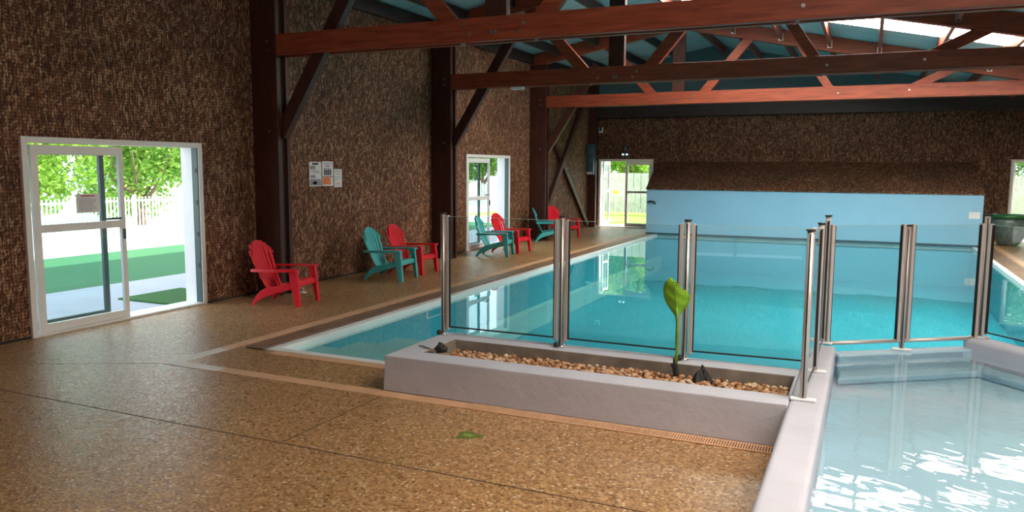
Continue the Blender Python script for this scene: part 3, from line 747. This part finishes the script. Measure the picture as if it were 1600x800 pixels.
# ================================================================== TIMBER FRAME
YT = [8.80, 13.85, 18.90]
def make_column():
    p = thing('timber_column', (WL, YT[0], 0), 'nearest tall double-plank timber column, behind the first red chair', 'column', 'double-plank columns along the left wall')
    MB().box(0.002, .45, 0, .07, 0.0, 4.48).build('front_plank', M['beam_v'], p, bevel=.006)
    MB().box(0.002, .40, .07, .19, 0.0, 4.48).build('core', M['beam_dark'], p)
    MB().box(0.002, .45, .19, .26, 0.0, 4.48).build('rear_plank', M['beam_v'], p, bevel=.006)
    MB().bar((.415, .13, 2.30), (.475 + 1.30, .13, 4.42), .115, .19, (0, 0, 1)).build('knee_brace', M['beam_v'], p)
    bl = MB()
    for z in (.25, 2.35, 3.48, 3.6):
        bl.add(*[[(x + .30, -.012 + yy, zz + z) for x, yy, zz in [(math.cos(k) * .014, 0, math.sin(k) * .014) for k in [i * math.pi / 3 for i in range(6)]] + [(math.cos(k) * .014, .012, math.sin(k) * .014) for k in [i * math.pi / 3 for i in range(6)]]],
                [(0, 1, 2, 3, 4, 5), (11, 10, 9, 8, 7, 6)] + [(i, (i + 1) % 6, 6 + (i + 1) % 6, 6 + i) for i in range(6)]])
    bl.build('bolts', M['steel_bolt'], p)
    return p
c0 = make_column()
GC = 'double-plank columns along the left wall'
dup(c0, (WL, YT[1], 0), 0, 'second double-plank timber column, just left of the second sliding door', GC)
dup(c0, (WL, YT[2], 0), 0, 'third double-plank timber column, just right of the second sliding door', GC)
GCR = 'double-plank columns along the right wall'
for i, y in enumerate(YT):
    c = dup(c0, (WR, y + .26, 0), math.pi, 'timber column on the right side under the %s roof truss' % ('first', 'second', 'third')[i], GCR)
    c.scale = (1, 1, .70)
cc = thing('corner_column', (WL, 23.60, 0), 'dark timber column in the far left corner beside the end door', 'column')
MB().box(.002, .26, 0, .10, 0, 4.5).build('front_plank', M['beam_v'], cc, bevel=.006)
MB().box(.002, .22, .10, .33, 0, 4.5).build('core', M['beam_dark'], cc)
# x brace on the left wall
xb_ = thing('cross_brace', (WL, 19.16, 0), 'dark diagonal timber cross brace on the last bay of the left wall', 'timber brace')
MB().bar((.19, .08, .28), (.19, 3.55, 4.05), .17, .10, (1, 0, 0)).build('brace_timber', M['beam_v'], xb_, bevel=.006)
MB().bar((.065, .30, 3.42), (.065, 4.25, .10), .16, .09, (1, 0, 0)).build('brace_timber', M['beam_v'], xb_, bevel=.006)

def make_truss():
    p = thing('roof_truss', (0, YT[0], 0), 'nearest red-brown timber roof truss, spanning the top of the photo', 'roof truss', 'timber roof trusses')
    for a, b_ in ((0, .07), (.19, .26)):
        MB().box(WL + .452, 3.75, a, b_, 3.40, 3.69).build('tie_beam', M['beam'], p, bevel=.006)
    def member(nm, p0, p1, w_, mat='beam', y=(.07, .19)):
        MB().bar((p0[0], (y[0] + y[1]) / 2, p0[1]), (p1[0], (y[0] + y[1]) / 2, p1[1]), w_, y[1] - y[0], (0, 1, 0)).build(nm, M[mat], p, bevel=.005)
    # top chords
    h = .32
    def chd(x0, x1, f, nm):
        MB().prism([(x0, f(x0)), (x1, f(x1)), (x1, f(x1) + h), (x0, f(x0) + h)], 1, .05, .21).build(nm, M['beam'], p, bevel=.006)
    chd(RX, WR - .02, lambda x: chord(x), 'top_chord')
    chd(WL + .02, RX, lambda x: RZ - .19 * (RX - x), 'top_chord')
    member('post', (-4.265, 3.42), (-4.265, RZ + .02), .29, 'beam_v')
    member('strut', (-4.70, 3.44), (-6.02, 5.03 - .15), .20)
    member('strut', (-3.84, 3.44), (-2.55, 4.97), .20)
    member('strut', (-.73, 3.42), (-1.62, 4.75), .17)
    member('strut', (.62, 3.55), (1.72, 4.08), .17)
    member('strut', (-4.9, 4.55), (-4.3, 4.0), .12) if False else None
    # bolts
    for (x, z) in ((-4.67, 3.588), (-4.588, 3.493), (-4.289, 3.50), (-4.231, 3.502), (-3.861, 3.583), (-3.936, 3.491), (-.704, 3.54), (.70, 3.56)):
        b_ = MB(); n = 8
        ring_ = lambda r_, y_: [(x + r_ * math.cos(2 * math.pi * i / n), y_, z + r_ * math.sin(2 * math.pi * i / n)) for i in range(n)]
        b_.add(ring_(.022, 0.0) + ring_(.022, -.004) + ring_(.012, -.004) + ring_(.012, -.016),
               [tuple(range(n)), tuple(range(4 * n - 1, 3 * n - 1, -1))] + [(l * n + i, l * n + (i + 1) % n, (l + 1) * n + (i + 1) % n, (l + 1) * n + i) for l in range(3) for i in range(n)])
        b_.build('bolt', M['steel_bolt'], p)
    return p
t0 = make_truss()
dup(t0, (0, YT[1], 0), 0, 'middle red-brown roof truss, second from the camera')
dup(t0, (0, YT[2], 0), 0, 'farthest red-brown roof truss, lit orange by the skylight')
# purlins between the trusses
GP = 'roof purlins between the trusses'
bay = ((WB + .05, YT[0] + .05, 'over the camera end'), (YT[0] + .21, YT[1] + .05, 'between first and second truss'), (YT[1] + .21, YT[2] + .05, 'between second and third truss'), (YT[2] + .21, WF - .02, 'between third truss and end wall'))
px_ = [4.2, 3.18, 2.15, 1.12, .08, -.92, -1.95, -3.0, -4.0]
ordn = ('lowest', 'second lowest', 'third lowest', 'fourth lowest', 'middle', 'fourth highest', 'third highest', 'second highest', 'highest')
for bi, (ya, yb, where) in enumerate(bay):
    if bi == 0: continue
    for k, x in enumerate(px_):
        zt = chord(x) + .30
        o = thing('roof_purlin', (x, ya, zt), '%s purlin on the right roof slope, %s' % (ordn[k], where), 'purlin', GP)
        MB().box(-.03, .03, 0, yb - ya, -.20, .0).build('joist', M['beam'], o)
        hg = MB().box(-.045, -.03, yb - ya - .06, yb - ya, -.22, -.06).box(.03, .045, yb - ya - .06, yb - ya, -.22, -.06).box(-.045, .045, yb - ya - .06, yb - ya, -.232, -.22)
        hg.build('joist_hanger', M['steel_bolt'], o)
    for k, x in enumerate((-5.3, -6.3, -7.3)):
        zt = RZ + .30 - .19 * (RX - x)
        o = thing('roof_purlin', (x, ya, zt), '%s purlin on the left roof slope, %s' % (('highest', 'middle', 'lowest')[k], where), 'purlin', GP)
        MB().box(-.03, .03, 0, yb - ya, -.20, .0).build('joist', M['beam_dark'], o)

# ================================================================== SMALL FITTINGS
em = thing('emergency_light', (-6.965, WF, 2.235), 'twin-spot emergency light with round head above the far left door', 'emergency light')
MB().box(-.12, .12, -.07, -.002, 0, .11).build('housing', M['cabinet'], em, bevel=.01)
for s_ in (-1, 1): MB().lathe([(.010, -.03), (.030, -.03), (.034, 0), (.030, .012)], 16, (s_ * .062, -.085, .07)).build('spot', M['lamp_on'], em, smooth=True)
MB().tube([(0, -.04, .11), (0, -.04, .17)], .015, 8).build('neck', M['cabinet'], em)
MB().lathe([(.02, -.10), (.055, -.06), (.065, 0), (.055, .06), (.02, .10)], 16, (0, -.05, .26)).build('round_head', M['cabinet'], em, smooth=True)
ss = thing('wall_sensor', (-7.78, WF, 2.98), 'small square wall sensor under the dark beam in the far corner', 'sensor')
MB().box(-.07, .07, -.05, -.002, 0, .17).build('bracket', M['white_lamp'], ss, bevel=.01)
MB().box(-.035, .035, -.075, -.05, .05, .17).build('lens', M['black'], ss)
wc = thing('wall_cabinet', (-7.97, 23.60, 1.66), 'tall blue-black electrical cabinet on the far corner column', 'cabinet')
MB().box(-.11, .115, -.16, -.0, 0, .95).build('body', M['cabinet'], wc, bevel=.008)
for z in (.10, .34, .62): MB().box(-.02, .10, -.168, -.16, z, z + .20).build('door', simple('cabinet_door', (.05, .14, .20), .35), wc, bevel=.004)
MB().box(-.09, .095, -.172, -.16, .012, .09).build('label_plate', M['white_lamp'], wc)
bl = tag(MB().box(-.13, .13, -.045, .045, -.05, 0).build('ceiling_lamp', M['white_lamp'], loc=(-6.2, YT[1] + .035, 3.398), bevel=.012), 'small white lamp fixed under the second roof truss', 'lamp')
MB().box(-.11, .11, -.035, .035, -.058, -.05).build('lens', M['coping_white'], bl)
# small plate at the column foot behind the first chair
o = thing('floor_bracket', (-7.62, 9.12, 0), 'small white bracket on the floor at the foot of the nearest column', 'bracket')
MB().box(-.03, .13, -.04, .04, 0, .012).build('plate', M['white_lamp'], o); MB().tube([(.0, 0, .012), (.0, 0, .07), (.10, 0, .07), (.10, 0, .012)], .008, 8).build('loop', M['white_lamp'], o)
o = thing('floor_bracket', (-7.70, 23.4, 0), 'small white bracket on the floor beside the far corner column', 'bracket')
MB().box(-.05, .13, -.04, .04, 0, .015).build('plate', M['white_lamp'], o); MB().box(-.02, .09, -.02, .02, .015, .09).build('block', M['white_lamp'], o)
# big glazed pot
pt = thing('plant_pot', (3.28, 22.95, 0), 'large grey-green glazed pot with green rim at the far right', 'pot')
MB().lathe([(.20, .0), (.26, .05), (.35, .22), (.40, .42), (.405, .58), (.38, .68), (.36, .69), (.36, .50), (.05, .5)], 40).build('body', M['pot'], pt, smooth=True)
MB().lathe([(.375, .672), (.43, .69), (.445, .73), (.43, .77), (.36, .77), (.35, .69)], 40).build('rim', M['pot_rim'], pt, smooth=True)

# ================================================================== CHAIRS
def make_chair(mat, label, group):
    p = thing('adirondack_chair', (0, 0, 0), label, 'chair', group)
    # side profile of the seat shell: (x, z)
    seat = [(.30, .300), (.285, .325), (.24, .330), (.15, .305), (.05, .268), (-.05, .232), (-.13, .212), (-.185, .215)]
    back = [(-.185, .215), (-.225, .28), (-.27, .38), (-.315, .50), (-.36, .62), (-.40, .73), (-.43, .83)]
    # seat slats run front to back with slots
    s_ = MB(); nS = 7; wS = .48
    for k in range(nS):
        y = -wS / 2 + (k + .5) * wS / nS
        pr_ = []
        for i, (x, z) in enumerate(seat):
            a = seat[max(0, i - 1)]; b_ = seat[min(len(seat) - 1, i + 1)]
            nn = (-(b_[1] - a[1]), 0, (b_[0] - a[0])); nn = (-nn[0], 0, -nn[2]) if nn[2] < 0 else nn
            pr_.append(((x, y, z), (0, wS / nS * .44, 0), nn))
        s_.ribbon(pr_, .014)
    for i, x in enumerate((.27, .10, -.12)):
        z = {0: .305, 1: .272, 2: .200}[i]; s_.box(x - .014, x + .014, -wS / 2, wS / 2, z - .012, z + .010)
    s_.ribbon([((.30, 0, .345 - .02), (0, .25, 0), (1, 0, .4)), ((.318, 0, .30), (0, .25, 0), (1, 0, 0)), ((.315, 0, .255), (0, .24, 0), (1, 0, 0))], .012)
    s_.build('seat', mat, p, bevel=.003)
    # back: fan of slats, rounded top
    b = MB(); nB = 7
    for k in range(nB):
        u = (k + .5) / nB * 2 - 1
        top = .845 - .17 * abs(u) ** 2.4
        pr_ = []
        M_ = 12
        for i in range(M_ + 1):
            t_ = i / M_; z = .215 + (top - .215) * t_
            # x on the back profile
            for a, c in zip(back, back[1:]):
                if a[1] <= z <= c[1] + 1e-6: x = a[0] + (c[0] - a[0]) * (z - a[1]) / (c[1] - a[1]); break
            half = .20 + .075 * min(1, t_ * 1.25)
            y = u * half; curve = .035 * (u * u)
            wd = half / nB * (.86 if .12 < t_ < .90 else 1.0)
            pr_.append(((x + curve, y, z), (0, wd, 0), (1, 0, .35)))
        b.ribbon(pr_, .014)
    # crown strip joining slat tops
    cr = []
    for i in range(21):
        u = i / 20 * 2 - 1; z = .845 - .17 * abs(u) ** 2.4 - .028
        x = -.43 + (.83 - z) * .36; cr.append((x + .035 * u * u - .002, u * .25, z))
    for a, c in zip(cr, cr[1:]): b.bar(a, c, .016, .06, (.35, 0, -1) if False else (0, 0, 1))
    for z, hw in ((.36, .185), (.56, .215)):
        x = -.26 - (z - .36) * .37; b.box(x - .022, x - .006, -hw, hw, z - .014, z + .014)
    b.build('backrest', mat, p, bevel=.003)
    for s in (-1, 1):
        # armrest: wide at the front, narrowing to the back
        a = MB(); pts = [(.335, .28, .05), (.33, .275, .062), (.22, .285, .066), (.05, .30, .058), (-.12, .30, .045), (-.26, .29, .034), (-.34, .275, .026)]
        a.ribbon([((x, s * y, .500 - .02 * ((.335 - x) / .67) if x < .33 else .492), (0, wd, 0), (0, 0, 1)) for x, y, wd in pts], .018)
        a.ribbon([((x, s * (y + wd), .488 - .02 * ((.335 - x) / .67)), (0, .006, 0), (0, 0, 1)) for x, y, wd in pts], .036)
        a.build('armrest', mat, p, bevel=.004)
        # front leg: broad panel from arm to floor, tapering
        f_ = MB(); pr_ = [((.262, .498), .060), ((.268, .42), .052), ((.280, .33), .055), ((.295, .22), .042), ((.312, .10), .034), ((.325, 0.0), .030)]
        f_.ribbon([((x, s * (.285 + .012 * (1 - z / .5)), z), (w_, 0, 0), (0, 1, 0)) for (x, z), w_ in pr_], .016)
        f_.ribbon([((x + w_ * .95, s * (.262 + .012 * (1 - z / .5)), z), (0, .030, 0), (1, 0, 0)) for (x, z), w_ in pr_], .014)
        f_.build('leg', mat, p, bevel=.003)
        # rear leg: sweeps from the seat side down and back
        g = MB(); pr_ = [((.26, .275), .040), ((.12, .245), .042), ((0, .215), .046), ((-.12, .185), .055), ((-.20, .15), .050), ((-.27, .09), .034), ((-.315, .04), .024), ((-.335, 0.0), .022)]
        rb_ = []
        for i, ((x, z), w_) in enumerate(pr_):
            a1 = pr_[max(0, i - 1)][0]; b1 = pr_[min(len(pr_) - 1, i + 1)][0]
            d = Vector((b1[0] - a1[0], 0, b1[1] - a1[1])).normalized(); nn = Vector((-d.z, 0, d.x)) * w_
            if i == len(pr_) - 1: nn = Vector((-1, 0, 0)) * w_
            rb_.append(((x, s * (.252 + .02 * (i / 7)), z), tuple(nn), (0, 1, 0)))
        g.ribbon(rb_, .018)
        g.ribbon([((x, s * (.236 + .02 * (i / 7)), z), (0, .022, 0), (1, 0, -1)) for i, ((x, z), w_) in enumerate(pr_) if i >= 3], .014)
        g.build('leg', mat, p, bevel=.003)
    return p
GR = 'red resin lounge chairs by the left wall'; GT = 'teal resin lounge chairs by the left wall'
ch = make_chair(M['red'], 'red slatted resin chair standing alone, nearest the camera', GR)
ch.location = (-7.18, 8.34, 0); ch.rotation_euler.z = R(12)
ct = make_chair(M['teal'], 'teal slatted resin chair below the posters, nearest of the teal ones', GT)
ct.location = (-7.20, 10.97, 0); ct.rotation_euler.z = R(6)
dup(ch, (-7.27, 11.78, 0), R(3), 'red slatted resin chair right behind the nearest teal chair', GR)
dup(ct, (-7.15, 14.90, 0), R(12), 'teal slatted resin chair in front of the second sliding door', GT)
dup(ch, (-7.17, 15.76, 0), R(-4), 'red slatted resin chair in front of the second sliding door', GR)
dup(ct, (-7.40, 18.62, 0), R(24), 'farthest teal chair, seen from behind at the third column', GT)
dup(ch, (-7.40, 19.62, 0), R(-16), 'farthest red chair, in front of the cross brace', GR)

# ================================================================== OUTSIDE
def ground(x0, x1, y0, y1, z, name, mat, label): return struct(MB().box(x0, x1, y0, y1, z - .06, z), name, M[mat], label)
ground(-10.85, WLo, WB - 20, WFo, -.02, 'floor_terrace', 'paving', 'pale concrete terrace outside the side doors')
ground(-14.95, -10.85, WB - 20, WFo, -.02, 'floor_turf', 'grass_art', 'green artificial turf beyond the terrace')
ground(-60, -14.95, WB - 20, 70, -.02, 'floor_gravel', 'gravel_out', 'bright white gravel before the fence')
ground(-14.95, WLo, WFo, 27.6, -.02, 'floor_path', 'gravel_out', 'bright path beyond the terrace')
ground(WLo, 30, WFo, 25.6, -.02, 'floor_path_far', 'paving', 'pale paving outside the end doors')
ground(-14.95, 30, 27.6, 70, -.02, 'floor_lawn', 'grass', 'sunlit lawn behind the building')
ground(WLo, 30, 25.6, 27.6, -.02, 'floor_lawn_edge', 'grass', 'sunlit lawn edge')
rg = MB().box(-.52, .52, -.55, .55, 0, .022).build('door_mat', M['mat_green'], loc=(-8.98, 8.12, -.02)); tag(rg, 'thick bright green grass mat on the terrace outside the near door', 'mat')
# white picket fence
pf = thing('picket_fence', (-18.0, 20, -.02), 'white metal picket fence beyond the lawn outside the side doors', 'fence')
a = MB().box(-.02, .02, -14, 22, .92, .96).box(-.02, .02, -14, 22, .14, .18); a.build('rail', M['fence_white'], pf)
a = MB(); y = -14.0
while y < 22: a.box(-.012, .012, y, y + .03, .06, 1.04); y += .11
tag(a.build('pickets', M['fence_white'], pf), kind='stuff')
a = MB(); y = -14.0
while y <= 22: MB().box(-.035, .035, y - .035, y + .035, 0, 1.10).build('post', M['fence_white'], pf); y += 3.0
eb_ = thing('meter_box', (-17.2, 31.4, -.02), 'pale grey louvred utility box by the fence seen through the second door', 'box')
MB().box(-.2, .2, -.42, .42, 0, 1.35).build('body', M['tile_pale'], eb_, bevel=.02)
lv = MB()
for k in range(7): lv.box(.2, .215, -.3, .3, .35 + k * .12, .41 + k * .12)
lv.build('louvre', M['ink_grey'], eb_)
# board fence behind the end wall
wf_ = thing('board_fence', (-4, 31.0, -.02), 'pale weathered close-board fence behind the end wall doors', 'fence')
a = MB(); x = -9.0
k = 0
while x < 14:
    a.box(x, x + .135, -.012 + (.02 if k % 2 else 0), .012 + (.02 if k % 2 else 0), .1, 1.70); x += .15; k += 1
tag(a.build('boards', M['fence_wood'], wf_), kind='stuff')
MB().box(-9, 14, .035, .08, .4, .5).box(-9, 14, .035, .08, 1.4, 1.5).build('rail', M['fence_wood'], wf_)
yb = thing('yellow_hose_reel', (-8.55, 28.2, -.02), 'small yellow garden item on a stake outside the far left door', 'garden item')
MB().tube([(0, 0, 0), (0, 0, 1.0)], .012, 8).build('stake', M['fence_wood'], yb); MB().lathe([(.03, -.07), (.11, -.05), (.12, 0), (.11, .05), (.03, .07)], 16, (0, 0, 1.02)).build('reel', M['yellow'], yb, smooth=True)

# trees: shared leaf-cloud meshes
def leaf_cloud(seed, n, rx_, ry_, rz_, size, name='crown'):
    rn = random.Random(seed); mb = MB()
    blobs = []
    for i in range(16):
        a = rn.uniform(0, 6.28); e = rn.uniform(-.75, 1.0); c = math.sqrt(max(0, 1 - e * e)) * rn.uniform(.35, .8)
        blobs.append((rx_ * c * math.cos(a), ry_ * c * math.sin(a), rz_ * e * .75, rn.uniform(.28, .48) * (rx_ + rz_) / 2))
    for i in range(n):
        bx, by, bz, br = blobs[rn.randrange(16)]
        v = Vector((rn.gauss(0, 1), rn.gauss(0, 1), rn.gauss(0, 1))).normalized() * br * rn.uniform(.6, 1.03)
        c = Vector((bx, by, bz)) + v
        n1 = Vector((rn.gauss(0, 1), rn.gauss(0, 1), rn.gauss(0, 1))).normalized(); n2 = n1.orthogonal().normalized(); n1 = n1 * size * rn.uniform(.6, 1.2); n2 = n2 * size * rn.uniform(.35, .6)
        mb.add([c - n1, c - n2 * .9, c + n1, c + n2 * .9], [(0, 1, 2, 3)])
    return mb
def make_tree(seed, mat, label, trunk_h, rxy, rz_, size=.10, n=11000):
    p = thing('tree', (0, 0, 0), label, 'tree', None)
    MB().tube([(0, 0, 0), (.05, .03, trunk_h * .5), (-.03, .05, trunk_h), (.05, 0, trunk_h + rz_ * .8)], [.16, .13, .11, .04], 10).build('trunk', M['bark'], p, smooth=True)
    br = MB(); rn = random.Random(seed)
    for k in range(7):
        a = k * .9 + rn.uniform(0, .5); br.tube([(0, 0, trunk_h * .8 + k * .08), (math.cos(a) * rxy * .3, math.sin(a) * rxy * .3, trunk_h + rz_ * .3), (math.cos(a) * rxy * .65, math.sin(a) * rxy * .65, trunk_h + rz_ * rn.uniform(.4, 1.2))], [.06, .04, .015], 6)
    br.build('branches', M['bark'], p, smooth=True)
    mb = leaf_cloud(seed, n, rxy, rxy, rz_, size); mb.v = [(x, y, z + trunk_h + rz_ * .75) for x, y, z in mb.v]
    mb.build('crown', mat, p)
    return p
tA = make_tree(11, M['leaf_light'], 'light green leafy tree over the picket fence, left in the near door', .7, 2.15, 2.3)
tA.location = (-20.9, 13.4, -.02)
tB = make_tree(12, M['leaf_mid'], 'mid green tree over the picket fence, behind the near door stile', .6, 2.1, 2.3)
tB.location = (-21.0, 17.7, -.02)
tC = make_tree(13, M['leaf_dark'], 'dark green tree seen through the second sliding door', 1.0, 2.2, 2.4)
tC.location = (-20.3, 40.6, -.02)
def td(src, loc, rz, label, s=1.0):
    c = dup(src, loc, rz, label); c.scale = (s, s, s); return c
td(tA, (-20.8, 22.0, -.02), 1.3, 'light green tree right in the near door opening')
td(tA, (-26.2, 16.2, -.02), 2.6, 'light green tree farther back at the left edge of the near door', 1.22)
td(tB, (-26.2, 21.6, -.02), .7, 'mid green tree in the second row behind the near door', 1.22)
td(tA, (-26.0, 27.6, -.02), 4.0, 'light green tree in the back row at the right edge of the near door', 1.22)
td(tB, (-19.4, 45.2, -.02), 1.0, 'mid green tree at the right of the second door view', 1.0)
td(tA, (-25.5, 46.0, -.02), .2, 'light green tree in the back row of the second door view', 1.3)
td(tA, (-20.8, 31.6, -.02), 5.0, 'light green tree between the two side door views', 1.1)
td(tB, (-14.2, 37.2, -.02), 1.8, 'mid green tree above the board fence, leftmost')
td(tA, (-9.7, 36.2, -.02), .5, 'light green tree above the board fence behind the open far door', 1.0)
td(tB, (-11.6, 42.5, -.02), 2.9, 'mid green tree in the back row behind the glazed far door leaf', 1.3)
td(tC, (4.5, 36.5, -.02), 3.3, 'dark green tree behind the board fence at the far right')
# exterior face of the far-side ground: building overhang
print('objects', len(sc.objects))
